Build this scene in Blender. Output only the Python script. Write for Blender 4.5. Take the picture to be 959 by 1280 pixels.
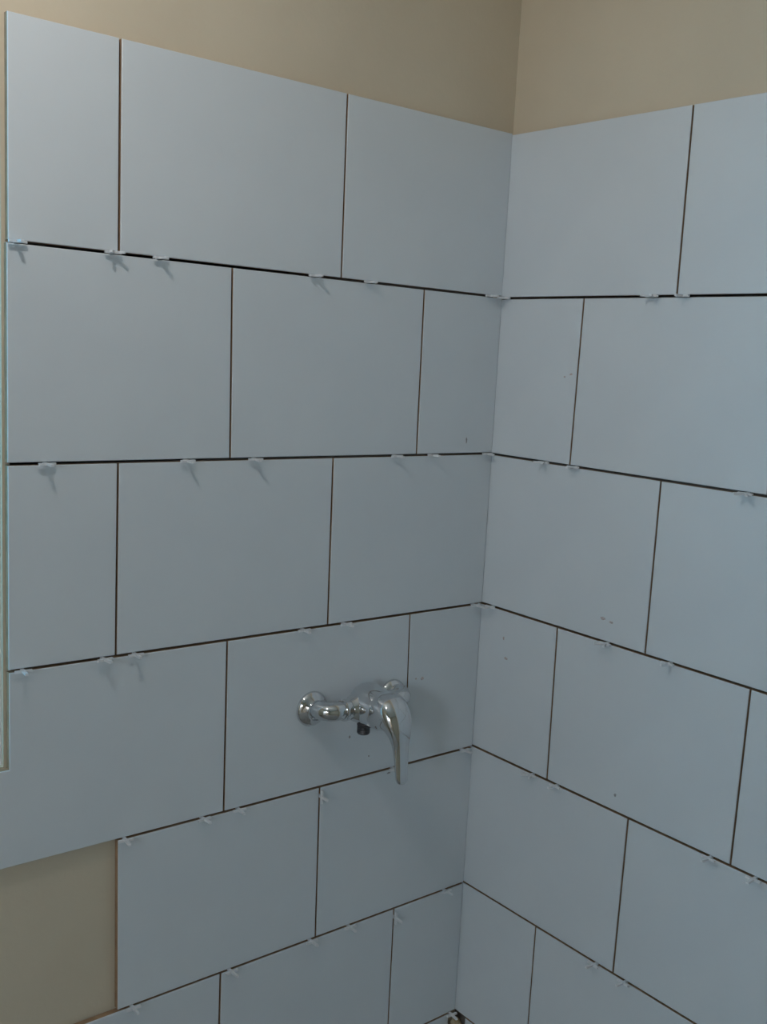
import bpy, bmesh, math, random
from mathutils import Vector, Matrix

for o in list(bpy.data.objects):
    bpy.data.objects.remove(o, do_unlink=True)
scene = bpy.context.scene
COL = scene.collection
random.seed(7)

# ------------------------------------------------------------------ camera
# World: the room corner stands on the z axis, the mixer wall is the plane y=0
# (running towards -x), the plain wall is the plane x=0 (running towards -y).
YAW, PITCH, ROLL = math.radians(51.00766), math.radians(-8.69299), math.radians(2.90712)
FWD = Vector((math.cos(PITCH)*math.cos(YAW), math.cos(PITCH)*math.sin(YAW), math.sin(PITCH)))
R0 = Vector((math.sin(YAW), -math.cos(YAW), 0))
U0 = R0.cross(FWD)
RIGHT = math.cos(ROLL)*R0 + math.sin(ROLL)*U0
UP = -math.sin(ROLL)*R0 + math.cos(ROLL)*U0
cam_data = bpy.data.cameras.new('camera')
cam = bpy.data.objects.new('camera', cam_data)
COL.objects.link(cam)
m3 = Matrix((RIGHT, UP, -FWD)).transposed()
cam.matrix_world = Matrix.Translation((-1.21978, -1.22990, 1.67157)) @ m3.to_4x4()
cam_data.sensor_fit = 'AUTO'
cam_data.sensor_width = 36.0
cam_data.lens = 1305.237/1280*36.0
cam_data.clip_start = 0.02
scene.camera = cam

# ------------------------------------------------------------------ world and exposure
SKY = (0.14, 0.66, 1.0)
SKY_STRENGTH = 2.6
LAMP_STRENGTH = 118.0
LAMP_COLOUR = (1.0, 0.93, 0.87)
FILL_STRENGTH = 62.0  # added fill light in the unseen hall
FILL_COLOUR = (0.76, 0.87, 1.0)
world = bpy.data.worlds.new('world')
scene.world = world
world.use_nodes = True
bg = world.node_tree.nodes['Background']
bg.inputs['Color'].default_value = (*SKY, 1)
bg.inputs['Strength'].default_value = SKY_STRENGTH
scene.view_settings.view_transform = 'Standard'
scene.view_settings.look = 'None'
scene.view_settings.gamma = 1.0
scene.view_settings.use_curve_mapping = False
scene.view_settings.exposure = 0.0

# ------------------------------------------------------------------ materials
def new_mat(name):
    m = bpy.data.materials.new(name)
    m.use_nodes = True
    nt = m.node_tree
    return m, nt, nt.nodes['Principled BSDF']

def noise_colour(nt, bsdf, c1, c2, scale, detail=4.0, lo=0.35, hi=0.65):
    tc = nt.nodes.new('ShaderNodeTexCoord')
    nz = nt.nodes.new('ShaderNodeTexNoise')
    nz.inputs['Scale'].default_value = scale
    nz.inputs['Detail'].default_value = detail
    rp = nt.nodes.new('ShaderNodeValToRGB')
    rp.color_ramp.elements[0].position = lo
    rp.color_ramp.elements[1].position = hi
    rp.color_ramp.elements[0].color = (*c1, 1)
    rp.color_ramp.elements[1].color = (*c2, 1)
    nt.links.new(tc.outputs['Object'], nz.inputs['Vector'])
    nt.links.new(nz.outputs['Fac'], rp.inputs['Fac'])
    nt.links.new(rp.outputs['Color'], bsdf.inputs['Base Color'])
    return tc, nz

def add_bump(nt, bsdf, tc, scale, strength, dist):
    nz = nt.nodes.new('ShaderNodeTexNoise')
    nz.inputs['Scale'].default_value = scale
    nz.inputs['Detail'].default_value = 3
    b = nt.nodes.new('ShaderNodeBump')
    b.inputs['Strength'].default_value = strength
    b.inputs['Distance'].default_value = dist
    nt.links.new(tc.outputs['Object'], nz.inputs['Vector'])
    nt.links.new(nz.outputs['Fac'], b.inputs['Height'])
    nt.links.new(b.outputs['Normal'], bsdf.inputs['Normal'])

def mat_noise(name, c1, c2, scale, rough, bump=None, detail=4.0):
    m, nt, b = new_mat(name)
    tc, nz = noise_colour(nt, b, c1, c2, scale, detail)
    b.inputs['Roughness'].default_value = rough
    if bump:
        add_bump(nt, b, tc, *bump)
    return m

M_GLAZE = mat_noise('glazed_tile', (0.638, 0.693, 0.740), (0.658, 0.713, 0.758), 9.0, 0.38, (60.0, 0.05, 0.002))
M_BISCUIT = mat_noise('fired_clay', (0.30, 0.19, 0.11), (0.38, 0.25, 0.15), 60.0, 0.9)
M_PLASTER = mat_noise('beige_plaster', (0.60, 0.53, 0.41), (0.64, 0.57, 0.445), 5.0, 0.85, (120.0, 0.12, 0.003))
M_CEIL = mat_noise('white_ceiling_paint', (0.78, 0.77, 0.74), (0.82, 0.81, 0.78), 4.0, 0.9)
M_FLOOR = mat_noise('cement_screed', (0.30, 0.29, 0.27), (0.40, 0.38, 0.35), 6.0, 0.9, (40.0, 0.3, 0.004))
M_ADH = mat_noise('tile_adhesive', (0.42, 0.30, 0.16), (0.62, 0.53, 0.38), 90.0, 0.95, (150.0, 0.6, 0.003))
M_SMUDGE = mat_noise('dried_adhesive_smear', (0.47, 0.40, 0.40), (0.55, 0.50, 0.50), 300.0, 0.9)
M_SPECK = mat_noise('dark_dirt_speck', (0.30, 0.30, 0.31), (0.38, 0.38, 0.38), 300.0, 0.9)
M_PVC = mat_noise('white_window_plastic', (0.80, 0.81, 0.82), (0.83, 0.84, 0.85), 3.0, 0.35)
M_DOOR = mat_noise('painted_door', (0.62, 0.52, 0.40), (0.66, 0.56, 0.44), 7.0, 0.6)
M_CORD = mat_noise('black_cord', (0.02, 0.02, 0.02), (0.03, 0.03, 0.03), 30.0, 0.6)

m, nt, b = new_mat('polished_chrome'); M_CHROME = m
noise_colour(nt, b, (0.64, 0.65, 0.67), (0.70, 0.71, 0.72), 20.0)
b.inputs['Metallic'].default_value = 1.0
b.inputs['Roughness'].default_value = 0.07
m, nt, b = new_mat('dark_thread'); M_THREAD = m
noise_colour(nt, b, (0.10, 0.10, 0.11), (0.16, 0.16, 0.17), 80.0)
b.inputs['Metallic'].default_value = 0.8
b.inputs['Roughness'].default_value = 0.4

m, nt, b = new_mat('translucent_white_plastic'); M_SPACER = m
noise_colour(nt, b, (0.80, 0.82, 0.85), (0.86, 0.88, 0.90), 200.0)
b.inputs['Roughness'].default_value = 0.35
tr = nt.nodes.new('ShaderNodeBsdfTranslucent')
tr.inputs['Color'].default_value = (0.85, 0.88, 0.92, 1)
mx = nt.nodes.new('ShaderNodeMixShader')
mx.inputs['Fac'].default_value = 0.22
out = nt.nodes['Material Output']
nt.links.new(b.outputs['BSDF'], mx.inputs[1])
nt.links.new(tr.outputs['BSDF'], mx.inputs[2])
nt.links.new(mx.outputs['Shader'], out.inputs['Surface'])

m, nt, b = new_mat('window_glass'); M_GLASS = m
tp = nt.nodes.new('ShaderNodeBsdfTransparent')
tp.inputs['Color'].default_value = (0.94, 0.97, 0.98, 1)
gl = nt.nodes.new('ShaderNodeBsdfGlossy'); gl.inputs['Roughness'].default_value = 0.02
mx = nt.nodes.new('ShaderNodeMixShader')
mx.inputs['Fac'].default_value = 0.06
nt.links.new(tp.outputs['BSDF'], mx.inputs[1]); nt.links.new(gl.outputs['BSDF'], mx.inputs[2])
nt.links.new(mx.outputs['Shader'], nt.nodes['Material Output'].inputs['Surface'])

m, nt, b = new_mat('lit_bulb'); M_BULB = m
b.inputs['Base Color'].default_value = (0.9, 0.88, 0.82, 1)
b.inputs['Emission Color'].default_value = (*LAMP_COLOUR, 1)
b.inputs['Emission Strength'].default_value = LAMP_STRENGTH

m, nt, b = new_mat('fill_light_globe'); M_FILL_GLOBE = m  # glow of the added fill globe
b.inputs['Base Color'].default_value = (0.9, 0.88, 0.84, 1)
b.inputs['Emission Color'].default_value = (*FILL_COLOUR, 1)
b.inputs['Emission Strength'].default_value = FILL_STRENGTH

# ------------------------------------------------------------------ helpers
def tag(o, label=None, cat=None, group=None, kind=None):
    if label: o['label'] = label
    if cat: o['category'] = cat
    if group: o['group'] = group
    if kind: o['kind'] = kind
    return o

def link(name, me, parent=None):
    o = bpy.data.objects.new(name, me)
    COL.objects.link(o)
    if parent is not None:
        o.parent = parent
    return o

def empty(name, loc=(0, 0, 0)):
    o = bpy.data.objects.new(name, None)
    o.empty_display_size = 0.02
    COL.objects.link(o)
    o.location = loc
    return o

def mesh_obj(name, bm, mats, parent=None, smooth=False):
    bmesh.ops.recalc_face_normals(bm, faces=bm.faces[:])
    me = bpy.data.meshes.new(name)
    if smooth:
        for f in bm.faces: f.smooth = True
    bm.to_mesh(me); bm.free()
    for mm in (mats if isinstance(mats, (list, tuple)) else [mats]):
        me.materials.append(mm)
    return link(name, me, parent)

def box(bm, x0, x1, y0, y1, z0, z1):
    v = [bm.verts.new((x, y, z)) for x in (x0, x1) for y in (y0, y1) for z in (z0, z1)]
    for f in ((0, 1, 3, 2), (4, 6, 7, 5), (0, 4, 5, 1), (2, 3, 7, 6), (0, 2, 6, 4), (1, 5, 7, 3)):
        bm.faces.new([v[i] for i in f])

def box_obj(name, dims, mat, parent=None, bevel=0.0):
    bm = bmesh.new(); box(bm, *dims)
    if bevel:
        bmesh.ops.bevel(bm, geom=bm.edges[:], offset=bevel, segments=2, affect='EDGES', profile=0.5)
    return mesh_obj(name, bm, mat, parent)

def frame_axes(d):
    d = d.normalized()
    a = Vector((0, 0, 1)) if abs(d.z) < 0.9 else Vector((1, 0, 0))
    u = d.cross(a).normalized()
    return u, d.cross(u).normalized()

def loft(bm, rings, cap0=True, cap1=True):
    vs = [[bm.verts.new(p) for p in r] for r in rings]
    n = len(vs[0])
    for a, b_ in zip(vs, vs[1:]):
        for i in range(n):
            bm.faces.new((a[i], a[(i+1) % n], b_[(i+1) % n], b_[i]))
    if cap0: bm.faces.new(vs[0][::-1])
    if cap1: bm.faces.new(vs[-1])

def lathe(bm, origin, axis, prof, n=32):
    """prof: list of (distance along axis, radius)"""
    origin, axis = Vector(origin), Vector(axis).normalized()
    u, w = frame_axes(axis)
    rings = []
    for h, r in prof:
        r = max(r, 1e-4)
        rings.append([origin + axis*h + (u*math.cos(2*math.pi*i/n) + w*math.sin(2*math.pi*i/n))*r for i in range(n)])
    loft(bm, rings)

def tube(bm, pts, radii, n=20):
    pts = [Vector(p) for p in pts]
    rings = []
    u = None
    for i, p in enumerate(pts):
        d = (pts[min(i+1, len(pts)-1)] - pts[max(i-1, 0)]).normalized()
        if u is None:
            u, w = frame_axes(d)
        else:
            u = (u - d*u.dot(d)).normalized(); w = d.cross(u)
        r = radii[i] if isinstance(radii, (list, tuple)) else radii
        rings.append([p + (u*math.cos(2*math.pi*k/n) + w*math.sin(2*math.pi*k/n))*r for k in range(n)])
    loft(bm, rings)

# ------------------------------------------------------------------ room shell
PL = 0.0120            # plaster lies this far behind the tile faces
XW, YB, ZC = -2.15, -2.45, 2.64
WIN = (-1.56, -0.800, 1.140, 2.34)      # window opening in the mixer wall

bm = bmesh.new()                         # mixer wall with the window hole
t0, t1 = PL, 0.26
box(bm, XW-0.2, WIN[0], t0, t1, 0, ZC)
box(bm, WIN[1], PL, t0, t1, 0, ZC)
box(bm, WIN[0], WIN[1], t0, t1, 0, WIN[2])
box(bm, WIN[0], WIN[1], t0, t1, WIN[3], ZC)
wall_left = tag(mesh_obj('wall_left', bm, M_PLASTER), 'beige plaster wall with the mixer, partly covered with pale tiles', kind='structure')
wall_right = tag(box_obj('wall_right', (PL, 0.26, YB-0.2, 0.26, 0, ZC), M_PLASTER),
                 'beige plaster wall beyond the corner, without plumbing, tiled with pale tiles', kind='structure')
DOOR = (-2.20, -0.72, 2.08)              # added doorway opposite the plain tiled wall, lets the hall fill light in
XH = -3.75                               # far end of the added hall behind the doorway
tag(box_obj('wall_back', (XW-0.2, PL, YB-0.2, YB, 0, ZC), M_PLASTER), 'bare beige plaster wall opposite the mixer', kind='structure')
bm = bmesh.new()
box(bm, XW-0.15, XW, YB, DOOR[0], 0, ZC)
box(bm, XW-0.15, XW, DOOR[1], PL, 0, ZC)
box(bm, XW-0.15, XW, DOOR[0], DOOR[1], DOOR[2], ZC)
tag(mesh_obj('wall_side', bm, M_PLASTER), 'bare beige plaster wall with the added doorway', kind='structure')
tag(box_obj('floor', (XH-0.2, 0.26, YB-0.4, 0.26, -0.12, 0.0), M_FLOOR), 'rough grey cement floor', kind='structure')
tag(box_obj('ceiling', (XH-0.2, 0.26, YB-0.4, 0.26, ZC, ZC+0.12), M_CEIL), 'white painted ceiling', kind='structure')
tag(box_obj('wall_hall_end', (XH-0.2, XH, YB-0.4, 0.26, 0, ZC), M_CEIL), 'white painted end wall of the added hall', kind='structure')
tag(box_obj('wall_hall_side', (XH, XW-0.2, 0.06, 0.26, 0, ZC), M_CEIL), 'white painted wall of the added hall beside the open door', kind='structure')
tag(box_obj('wall_hall_back', (XH, XW-0.2, YB-0.4, YB-0.2, 0, ZC), M_CEIL), 'white painted wall of the added hall facing the open door', kind='structure')

# door of the added doorway, standing open into the hall
d = empty('door_1', (XW, (DOOR[0]+DOOR[1])/2, 0)); tag(d, 'painted door standing open into the added hall', kind='structure')
def dpart(name, x0, x1, y0, y1, z0, z1, mat, parent=d, bev=0.002):
    ox, oy = d.location.x, d.location.y
    return box_obj(name, (x0-ox, x1-ox, y0-oy, y1-oy, z0, z1), mat, parent, bev)
leaf = dpart('door_leaf', XW-1.12, XW-0.155, DOOR[0]+0.048, DOOR[0]+0.085, 0.008, DOOR[2]-0.05, M_DOOR)
bm = bmesh.new()
tube(bm, [(0, 0.085, 0), (0, 0.105, 0), (0, 0.135, 0), (0.02, 0.140, 0), (0.11, 0.140, 0)], 0.009, 12)
hd = mesh_obj('handle', bm, M_CHROME, leaf, True)
hd.location = (-1.06, DOOR[0]-d.location.y, 1.05)
dpart('door_frame', XW-0.12, XW+0.01, DOOR[0], DOOR[0]+0.048, 0, DOOR[2], M_DOOR)
dpart('door_frame', XW-0.12, XW+0.01, DOOR[1]-0.048, DOOR[1], 0, DOOR[2], M_DOOR)
dpart('door_frame', XW-0.12, XW+0.01, DOOR[0]+0.048, DOOR[1]-0.048, DOOR[2]-0.048, DOOR[2], M_DOOR)

# window: lining boards in the reveal, frame, pane
w = empty('window_1', ((WIN[0]+WIN[1])/2, PL, WIN[2])); tag(w, 'white plastic window beside the tiled wall, daylight behind its pane', kind='structure')
def wpart(name, x0, x1, y0, y1, z0, z1, mat, bev=0.0015):
    ox, oy, oz = w.location
    return box_obj(name, (x0-ox, x1-ox, y0-oy, y1-oy, z0-oz, z1-oz), mat, w, bev)
LI = 0.003
wpart('reveal_lining', WIN[1]-LI, WIN[1], 0.019, 0.17, WIN[2]+LI, WIN[3]-LI, M_PVC, 0)
wpart('reveal_lining', WIN[0], WIN[0]+LI, 0.019, 0.17, WIN[2]+LI, WIN[3]-LI, M_PVC, 0)
wpart('reveal_lining', WIN[0], WIN[1], 0.019, 0.17, WIN[3]-LI, WIN[3], M_PVC, 0)
wpart('sill', WIN[0], WIN[1], 0.019, 0.17, WIN[2], WIN[2]+LI, M_PVC, 0)
FW = 0.055
wpart('window_frame', WIN[0], WIN[0]+FW, 0.17, 0.23, WIN[2], WIN[3], M_PVC)
wpart('window_frame', WIN[1]-FW, WIN[1], 0.17, 0.23, WIN[2], WIN[3], M_PVC)
wpart('window_frame', WIN[0]+FW, WIN[1]-FW, 0.17, 0.23, WIN[2], WIN[2]+FW, M_PVC)
wpart('window_frame', WIN[0]+FW, WIN[1]-FW, 0.17, 0.23, WIN[3]-FW, WIN[3], M_PVC)
wpart('pane', WIN[0]+FW, WIN[1]-FW, 0.198, 0.202, WIN[2]+FW, WIN[3]-FW, M_GLASS, 0)

# ------------------------------------------------------------------ tiles
HP = 0.2525             # row pitch
WP = 0.3345             # tile pitch along a row
GAPH, GAPV = 0.0036, 0.0030
zL = [2.7, 1.0, 0.2, -1.6, -3.5, -2.6, 4.0, 0, 0]
sL = [1.8, 9.1, 4.3, 5.0, 3.6, 3.8, 0, 0, 0]
zR = [0.9, -0.4, -0.7, -1.4, -1.8, -1.5, 4.0, 0, 0]
sR = [-7.0, 1.4, -2.0, -5.3, -0.4, 3.2, 0, 0, 0]
def zline(wall, k, t):
    a, s = (zL, sL) if wall == 'L' else (zR, sR)
    return 2.02 - k*HP + (a[k] + s[k]*t)*0.001
def wpt(wall, t, z, depth):
    """point on a wall: t metres from the corner, depth metres behind the tile face"""
    return Vector((-t, depth, z)) if wall == 'L' else Vector((depth, -t, z))

def tile(wall, quad, parent):
    """quad: outline points (t, z) of the tile face, counter-clockwise as (t,z)"""
    n = len(quad)
    lift = random.uniform(-0.0004, 0.0003)
    cx = sum(p[0] for p in quad)/n; cz = sum(p[1] for p in quad)/n
    def inset(r):
        res = []
        for i in range(n):
            p0, p1, p2 = (Vector(quad[(i+j-1) % n]) for j in range(3))
            e1 = (p1-p0).normalized(); e2 = (p2-p1).normalized()
            n1 = Vector((-e1.y, e1.x)); n2 = Vector((-e2.y, e2.x))
            bis = (n1+n2); bis = bis/(1+n1.dot(n2))
            res.append(p1 + bis*r)
        return res
    base = wpt(wall, cx, cz, 0)
    bm = bmesh.new()
    rings = []
    for ins, dep in ((0.0011, lift), (0.0003, lift+0.0004), (0.0, lift+0.0013), (0.0, PL-0.0019)):
        rings.append([bm.verts.new(wpt(wall, p.x, p.y, dep)-base) for p in inset(ins)])
    bm.faces.new(rings[0])
    for j in range(3):
        for i in range(n):
            f = bm.faces.new((rings[j][i], rings[j][(i+1) % n], rings[j+1][(i+1) % n], rings[j+1][i]))
            if j == 2: f.material_index = 1
    fb = bm.faces.new(rings[3][::-1]); fb.material_index = 1
    o = mesh_obj('tile', bm, (M_GLAZE, M_BISCUIT), parent)
    o.location = base
    return o

# measured joints: distance from the corner at the top and at the bottom of each row
LJ = [[(.3253, .3227), (.6615, .6603)],
      [(.1657, .1635), (.5007, .4962)],
      [(.3232, .3202), (.6582, .6583)],
      [(.1584, .1524), (.4925, .4905), (.8270, .8250), (1.161, 1.159)],
      [(.3220, .3180), (.6535, .6510), (.9890, .9860), (1.323, 1.321)],
      [(.1577, .1565), (.4878, .4870), (.8230, .8220), (1.157, 1.156)],
      [(.3230, .3220), (.6575, .6570), (.9920, .9920), (1.326, 1.326)],
      [(.1580, .1580), (.4900, .4900), (.8250, .8250), (1.159, 1.159)]]
LEND = [.7955, .7970, .7970, 1.493, 1.655, 1.490, 1.655, 1.490]
RJ = [[(.3359, .3368)], [(.1719, .1690)], [(.3382, .3377)], [(.1694, .1720)],
      [(.3347, .3323)], [(.1729, .1725)], [(.3350, .3345)], [(.1720, .1720)]]
for k, r in enumerate(RJ):
    while r[-1][0] < 1.30:
        r.append((r[-1][0]+WP, r[-1][1]+WP))
    if k == 3: r[1] = (.5089, .5067)
tiles = {}
for wall, rows, parent in (('L', LJ, wall_left), ('R', RJ, wall_right)):
    for k, joints in enumerate(rows):
        start = 0.0007 if wall == 'L' else -0.0100
        if k == 6: start = 0.016 if wall == 'L' else 0.026
        edges = [(start-GAPV/2, start-GAPV/2)] + list(joints)
        if wall == 'L':
            edges.append((LEND[k]+GAPV/2, LEND[k]+GAPV/2))
        for j in range(len(edges)-1):
            a, b2 = edges[j], edges[j+1]
            if wall == 'L' and k == 4 and j == 2:
                continue                                   # the tile not laid yet
            g = GAPV/2
            ta, tb = a[0]+g, b2[0]-g
            ba, bb = a[1]+g, b2[1]-g
            up = 0.0 if k == 0 else -GAPH/2
            quad = [(ba, zline(wall, k+1, ba)+GAPH/2), (bb, zline(wall, k+1, bb)+GAPH/2),
                    (tb, zline(wall, k, tb)+up), (ta, zline(wall, k, ta)+up)]
            if wall == 'L' and k == 3 and j == 2:          # notched round the window corner
                quad = quad[:2] + [(tb, WIN[2]-0.001), (0.7965, WIN[2]-0.001), (0.7965, zline(wall, k, 0.7965)+up), quad[3]]
            elif wall == 'L' and k == 3 and j > 2:         # strips under the sill
                quad = quad[:2] + [(tb, WIN[2]-0.001), (ta, WIN[2]-0.001)]
            tiles[(wall, k, j)] = tile(wall, quad, parent)

# grey adhesive bed showing at the bottom of the open joints
M_BED = mat_noise('grey_adhesive_bed', (0.13, 0.115, 0.10), (0.19, 0.17, 0.15), 70.0, 0.95, (150.0, 0.5, 0.002))
for wall, parent in (('L', wall_left), ('R', wall_right)):
    bm = bmesh.new()
    for k in range(8):
        t_end = 1.30 if wall == 'R' else (LEND[k]-0.006 if k < 3 else (0.788 if k == 3 else (0.640 if k == 4 else 1.30)))
        z1 = zline(wall, k, 0.4) - (0.012 if k == 0 else (0.006 if k == 5 else -0.004))
        z0 = zline(wall, k+1, 0.4) + (0.010 if k == 3 else 0.0)
        if wall == 'L':
            box(bm, -t_end, -0.011, PL-0.0020, PL, z0 if k != 3 else zline(wall, 4, 0.4)-0.002, z1)
        else:
            box(bm, PL-0.0020, PL, -t_end, 0.010, z0, z1)
    mesh_obj('adhesive_bed', bm, M_BED, parent)

# adhesive left in the corner below the sixth row
bm = bmesh.new()
random.seed(11)
for cx, cy, cz, r in ((-0.002, -0.006, 0.488, 0.010), (-0.004, -0.012, 0.476, 0.009), (0.001, -0.001, 0.462, 0.012), (-0.001, -0.014, 0.448, 0.010), (-0.004, -0.004, 0.430, 0.011)):
    res = bmesh.ops.create_icosphere(bm, subdivisions=2, radius=r, matrix=Matrix.Translation((cx, cy, cz)))
    for v in res['verts']:
        v.co += Vector([random.uniform(-.0016, .0016) for _ in range(3)])
mesh_obj('adhesive_lump', bm, M_ADH, wall_left)

# smears and specks on the glaze (sub-parts of their tiles)
def smear(key, name, t, z, rx, rz, mat, seed):
    rnd = random.Random(seed)
    par = tiles[key]
    wall = key[0]
    bm = bmesh.new()
    n = 14
    rings = []
    for sc, dep in ((1.0, 0.0004), (0.8, -0.0006), (0.35, -0.0009)):
        rr = random.Random(seed)
        rings.append([wpt(wall, t+rx*sc*math.cos(2*math.pi*i/n)*rr.uniform(.55, 1.1),
                          z+rz*sc*math.sin(2*math.pi*i/n)*rr.uniform(.55, 1.1), dep)-par.location for i in range(n)])
    loft(bm, rings)
    mesh_obj(name, bm, mat, par, True)
smear(('L', 1, 0), 'smear', .0598, 1.5375, .0022, .0075, M_SPECK, 1)
smear(('L', 3, 0), 'smear', .1250, 1.1488, .0042, .0038, M_SMUDGE, 2)
smear(('L', 3, 0), 'smear', .1388, 1.1505, .0022, .0020, M_SMUDGE, 3)
smear(('L', 3, 1), 'speck', .2693, 1.0776, .0030, .0034, M_SPECK, 4)
smear(('L', 3, 1), 'speck', .2290, 1.0377, .0022, .0022, M_SPECK, 5)
smear(('L', 4, 0), 'speck', .1860, 1.0000, .0050, .0020, M_SPECK, 6)
smear(('R', 1, 0), 'smear', .1583, 1.6525, .0040, .0024, M_SMUDGE, 7)
smear(('R', 1, 0), 'smear', .1459, 1.6483, .0032, .0018, M_SMUDGE, 8)
smear(('R', 2, 0), 'smear', .2576, 1.2947, .0060, .0030, M_SMUDGE, 9)
smear(('R', 2, 0), 'smear', .2731, 1.2922, .0040, .0020, M_SMUDGE, 10)
smear(('R', 3, 0), 'smear', .0640, 1.1810, .0060, .0028, M_SMUDGE, 12)
smear(('R', 3, 0), 'smear', .0560, 1.2140, .0022, .0040, M_SMUDGE, 13)
smear(('R', 3, 1), 'speck', .3078, 1.0340, .0028, .0030, M_SPECK, 14)

# ------------------------------------------------------------------ shower mixer
MX, MY, MZ = -0.267, -0.040, 1.139
mixer = tag(empty('shower_mixer', (MX, 0, MZ)), 'chrome single-lever shower mixer on the tiled wall, lever hanging down', 'mixer tap')
O = Vector((MX, 0, MZ))
def mobj(name, bm, mat=None, parent=mixer, smooth=True, sharp=38):
    for v in bm.verts: v.co -= O
    o = mesh_obj(name, bm, mat or M_CHROME, parent, smooth)
    try:
        o.data.set_sharp_from_angle(angle=math.radians(sharp))
    except Exception:
        pass
    return o
for sx, rx, dz, k_ in ((-1, -0.3445, -.0015, .95), (1, -0.1885, -.0060, .88)):
    bm = bmesh.new()       # wall rosette
    lathe(bm, (rx, -0.0006, MZ+dz), (0, -1, 0), [(h_, r_*k_) for h_, r_ in ((0, .0285), (.002, .0287), (.0045, .0275), (.008, .0235), (.012, .0165), (.0145, .0152), (.016, .0150))], 40)
    mobj('rosette', bm)
    bm = bmesh.new()       # elbow from the wall to the end of the body
    R_ = 0.022
    pts = [(rx, -0.010, MZ+dz)]
    for a in range(0, 91, 10):
        c = math.radians(a)
        pts.append((rx - sx*R_*(1-math.cos(c)), (MY + R_) - R_*math.sin(c), MZ + 0.002))
    pts.append((rx - sx*(R_+0.008), MY, MZ+0.002))
    tube(bm, pts, [.0135] + [.0138]*10 + [.0135], 24)
    mobj('elbow', bm)
    bm = bmesh.new()       # union nut
    x0 = rx - sx*0.027
    lathe(bm, (x0, MY, MZ+0.002), (-sx, 0, 0), [(0, .0135), (.0006, .0158), (.003, .0166), (.011, .0166), (.0135, .0158), (.014, .0135)], 32)
    mobj('union_nut', bm)
bm = bmesh.new()           # body: tapered bar between the unions swelling into the cartridge barrel
rings = []
prof = [(-.047, .013), (-.043, .0145), (-.036, .016), (-.028, .020), (-.018, .0245), (0, .027), (.018, .0245), (.028, .020), (.036, .016), (.043, .0145), (.047, .013)]
for dx, r in prof:
    rings.append([Vector((MX+dx, MY + r*math.cos(2*math.pi*i/32), MZ+.002 + r*1.05*math.sin(2*math.pi*i/32))) for i in range(32)])
loft(bm, rings)
body = mobj('body', bm)
bm = bmesh.new()           # cartridge barrel pointing into the room, domed towards the wall
lathe(bm, (MX, -0.012, MZ+.006), (0, -1, -0.05), [(0, .004), (.002, .014), (.006, .022), (.012, .0275), (.020, .0312), (.030, .0325), (.044, .0318), (.058, .0300), (.066, .0290), (.068, .0275)], 40)
mobj('cartridge_barrel', bm)
bm = bmesh.new()           # lever: cap flowing into a long flat blade
path = [(-.0775, 1.1435, .0285, .0300, 0), (-.086, 1.1440, .0290, .0295, 5), (-.097, 1.1430, .0282, .0265, 14), (-.1065, 1.1370, .0258, .0215, 30),
        (-.1135, 1.1280, .0220, .0160, 50), (-.1180, 1.1160, .0178, .0112, 66), (-.1205, 1.1020, .0142, .0080, 77),
        (-.1230, 1.0850, .0122, .0062, 82), (-.1252, 1.0680, .0115, .0054, 84), (-.1270, 1.0560, .0111, .0048, 84), (-.1280, 1.0500, .0092, .0040, 84), (-.1286, 1.0468, .0050, .0022, 84)]
def spline(keys, n):
    res = []
    for i in range(len(keys)-1):
        p = [Vector(keys[max(0, min(len(keys)-1, i+j))]) for j in (-1, 0, 1, 2)]
        for q in range(n):
            u = q/n
            res.append(tuple(0.5*(2*p[1][c] + (p[2][c]-p[0][c])*u + (2*p[0][c]-5*p[1][c]+4*p[2][c]-p[3][c])*u*u
                                  + (3*p[1][c]-p[0][c]-3*p[2][c]+p[3][c])*u**3) for c in range(5)))
    return res + [keys[-1]]
rings = []
for y, z, hw, ht, a in spline(path, 4):
    c = math.radians(a)
    nrm = Vector((0, -math.sin(c), math.cos(c)))      # thickness direction
    ring = []
    for i in range(56):
        th = 2*math.pi*i/56
        e = 2.0/2.35
        cx_ = math.copysign(abs(math.cos(th))**e, math.cos(th)); sn = math.copysign(abs(math.sin(th))**e, math.sin(th))
        ring.append(Vector((MX, y, z)) + Vector((hw*cx_, 0, 0)) + nrm*ht*sn)
    rings.append(ring)
loft(bm, rings)
mobj('lever', bm, sharp=75)
bm = bmesh.new()           # hose outlet below the body
prof = [(0, .0105), (.004, .0105)]
h = .004
for i in range(6):
    prof += [(h+.0003, .0092), (h+.0012, .0100), (h+.0021, .0092)]; h += .0022
prof += [(h+.001, .0088)]
lathe(bm, (MX-.007, MY, MZ-.0235), (0, 0, -1), prof, 28)
mobj('hose_outlet', bm, M_THREAD)

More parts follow.
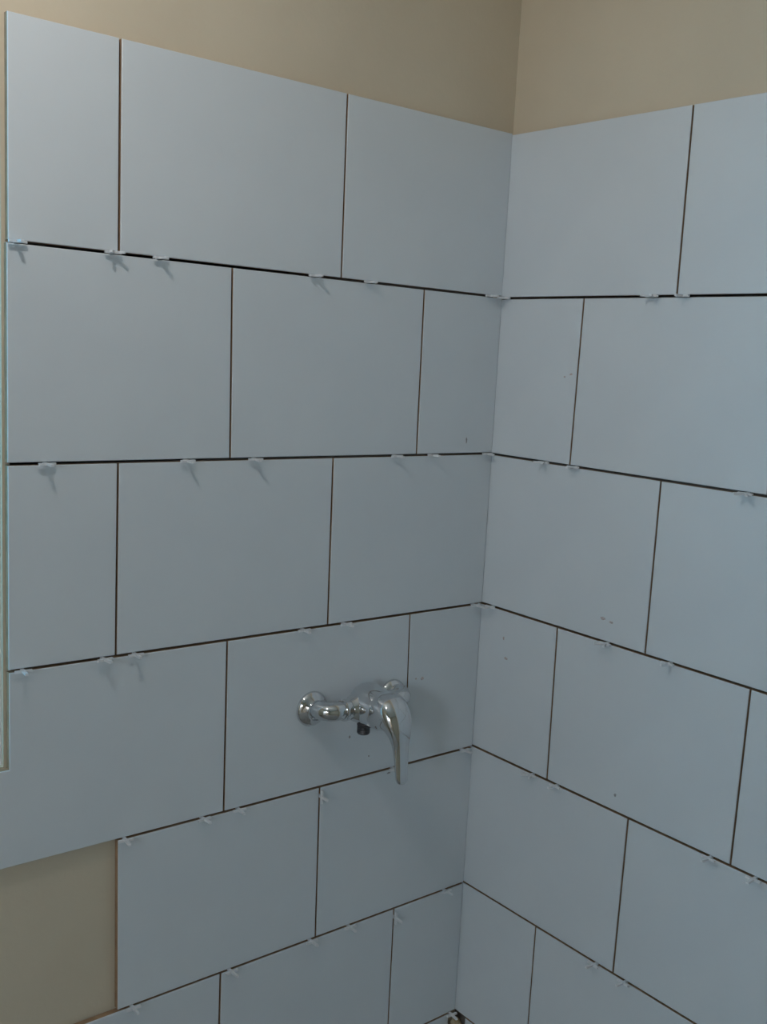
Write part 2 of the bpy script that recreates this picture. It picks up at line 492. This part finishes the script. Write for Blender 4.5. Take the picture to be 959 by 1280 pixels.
# ------------------------------------------------------------------ tile spacers
TH = 0.0029
def spacer_mesh(arms):
    """flat spacer in the x-y plane, outward is -y; arms: list of (angle, length)"""
    bm = bmesh.new()
    def slab(a, ln):
        d = Vector((math.cos(a), math.sin(a), 0)); s = Vector((-d.y, d.x, 0))
        hw = 0.0021
        pts = [s*hw, s*-hw, d*ln - s*hw*.9, d*ln + s*hw*.9]
        lo = [bm.verts.new(p + Vector((0, 0, -TH/2))) for p in pts]
        hi = [bm.verts.new(p + Vector((0, 0, TH/2))) for p in pts]
        bm.faces.new(lo[::-1]); bm.faces.new(hi)
        for i in range(4):
            bm.faces.new((lo[i], lo[(i+1) % 4], hi[(i+1) % 4], hi[i]))
    for a, ln in arms:
        slab(math.radians(a), ln)
    n = 12
    lo = [bm.verts.new((.0034*math.cos(2*math.pi*i/n), .0034*math.sin(2*math.pi*i/n), -TH/2-.0001)) for i in range(n)]
    hi = [bm.verts.new((v.co.x, v.co.y, TH/2+.0001)) for v in lo]
    bm.faces.new(lo[::-1]); bm.faces.new(hi)
    for i in range(n):
        bm.faces.new((lo[i], lo[(i+1) % n], hi[(i+1) % n], hi[i]))
    bmesh.ops.recalc_face_normals(bm, faces=bm.faces[:])
    me = bpy.data.meshes.new('tile_spacer'); bm.to_mesh(me); bm.free()
    me.materials.append(M_SPACER)
    return me
ME_T = spacer_mesh([(0, .0105), (180, .0105), (90, .0105), (270, .0150)])
ME_X = spacer_mesh([(0, .0105), (180, .0105), (235, .0160), (305, .0160), (90, .009)])
ORD = ['first', 'second', 'third', 'fourth', 'fifth', 'sixth', 'seventh']
ROW = ['', 'top', 'second', 'third', 'fourth', 'fifth', 'sixth']
SPL = {1: [.787, .671, .608, .373, .275, .032], 2: [.752, .564, .460, .208, .135, .016], 3: [.781, .676, .633, .367, .290, .020],
       4: [.644, .525, .468, .179, .024], 5: [.629, .473, .329, .254, .046], 6: [.014]}
SPR = {1: [.0135, .300, .351], 2: [.121, .182, .476], 3: [.026, .270, .382], 4: [.143, .195, .477, .546], 5: [.300, .357]}
XKIND = {('L', 1, .671), ('R', 2, .121), ('R', 2, .476), ('R', 1, .300), ('R', 3, .270), ('R', 4, .143)}
rs = random.Random(3)
for wall, table in (('L', SPL), ('R', SPR)):
    for k, ts in table.items():
        for i, t in enumerate(ts):
            two = (wall, k, t) in XKIND
            o = link('tile_spacer', ME_X if two else ME_T)
            z = zline(wall, k, t)
            o.location = wpt(wall, t, z, -0.0066 + rs.uniform(-.0006, .0006))
            rz = rs.uniform(-7, 7)
            o.rotation_euler = (math.radians(rs.uniform(-1, 1)), 0, math.radians(rz - (90 if wall == 'R' else 0)))
            frm = 'window' if wall == 'L' else 'corner'
            where = 'mixer wall' if wall == 'L' else 'wall without mixer'
            shape = 'two-legged' if two else 'one-legged'
            if len(ts) == 1:
                lab = 'white tile spacer in the corner, joint below %s row of the %s' % (ROW[k], where)
            else:
                lab = 'white %s tile spacer, %s, joint below %s row, %s from the %s' % (shape, where, ROW[k], ORD[i], frm)
            tag(o, lab, 'tile spacer', 'white tile spacers in the joints')
for t, z, row in ((.3218, .9930, 'fifth'), (.1577, .7400, 'sixth')):      # standing in upright joints
    o = link('tile_spacer', ME_T)
    o.location = wpt('L', t, z, -0.0060)
    o.rotation_euler = (0, math.radians(90), 0)
    tag(o, 'white tile spacer standing in an upright joint of the %s row, mixer wall' % row, 'tile spacer', 'white tile spacers in the joints')

# ------------------------------------------------------------------ pendant lamp (above the frame)
LX, LY = -0.98, -0.46            # bulb centre hangs at about z = 2.22
lamp = tag(empty('pendant_lamp', (LX, LY, ZC)), 'bare bulb hanging from the white ceiling on a black cord', 'lamp')
def lpart(name, prof, mat, n=24, parent=None):
    bm = bmesh.new()
    lathe(bm, (0, 0, 0), (0, 0, -1), prof, n)
    return mesh_obj(name, bm, mat, parent or lamp, True)
lpart('ceiling_cup', [(0, .045), (.012, .044), (.022, .03), (.026, .008)], M_PVC)
lpart('cord', [(.024, .003), (.325, .003)], M_CORD, 10)
lpart('socket', [(.320, .012), (.324, .019), (.365, .020), (.370, .017)], M_PVC)
lpart('bulb', [(.240 + a, r) for a, r in ((.126, .014), (.138, .017), (.150, .026), (.164, .033), (.178, .035), (.192, .031), (.202, .022), (.208, .010), (.2095, .001))], M_BULB)

# fill light added out of view: glowing globe in the hall beyond the doorway
hall = tag(empty('added_fill_globe', (-3.00, -1.90, ZC)), 'added fill light, a glowing globe hanging unseen beyond the doorway', 'lamp')
lpart('ceiling_cup', [(0, .05), (.012, .049), (.024, .03), (.028, .008)], M_PVC, 24, hall)
lpart('cord', [(.026, .004), (.48, .004)], M_CORD, 10, hall)
lpart('socket', [(.47, .015), (.475, .04), (.515, .042), (.520, .035)], M_PVC, 24, hall)
lpart('globe', [(.515 + .125*(1-math.cos(a)), .125*math.sin(a)) for a in [math.radians(q) for q in range(15, 181, 11)]], M_FILL_GLOBE, 32, hall)
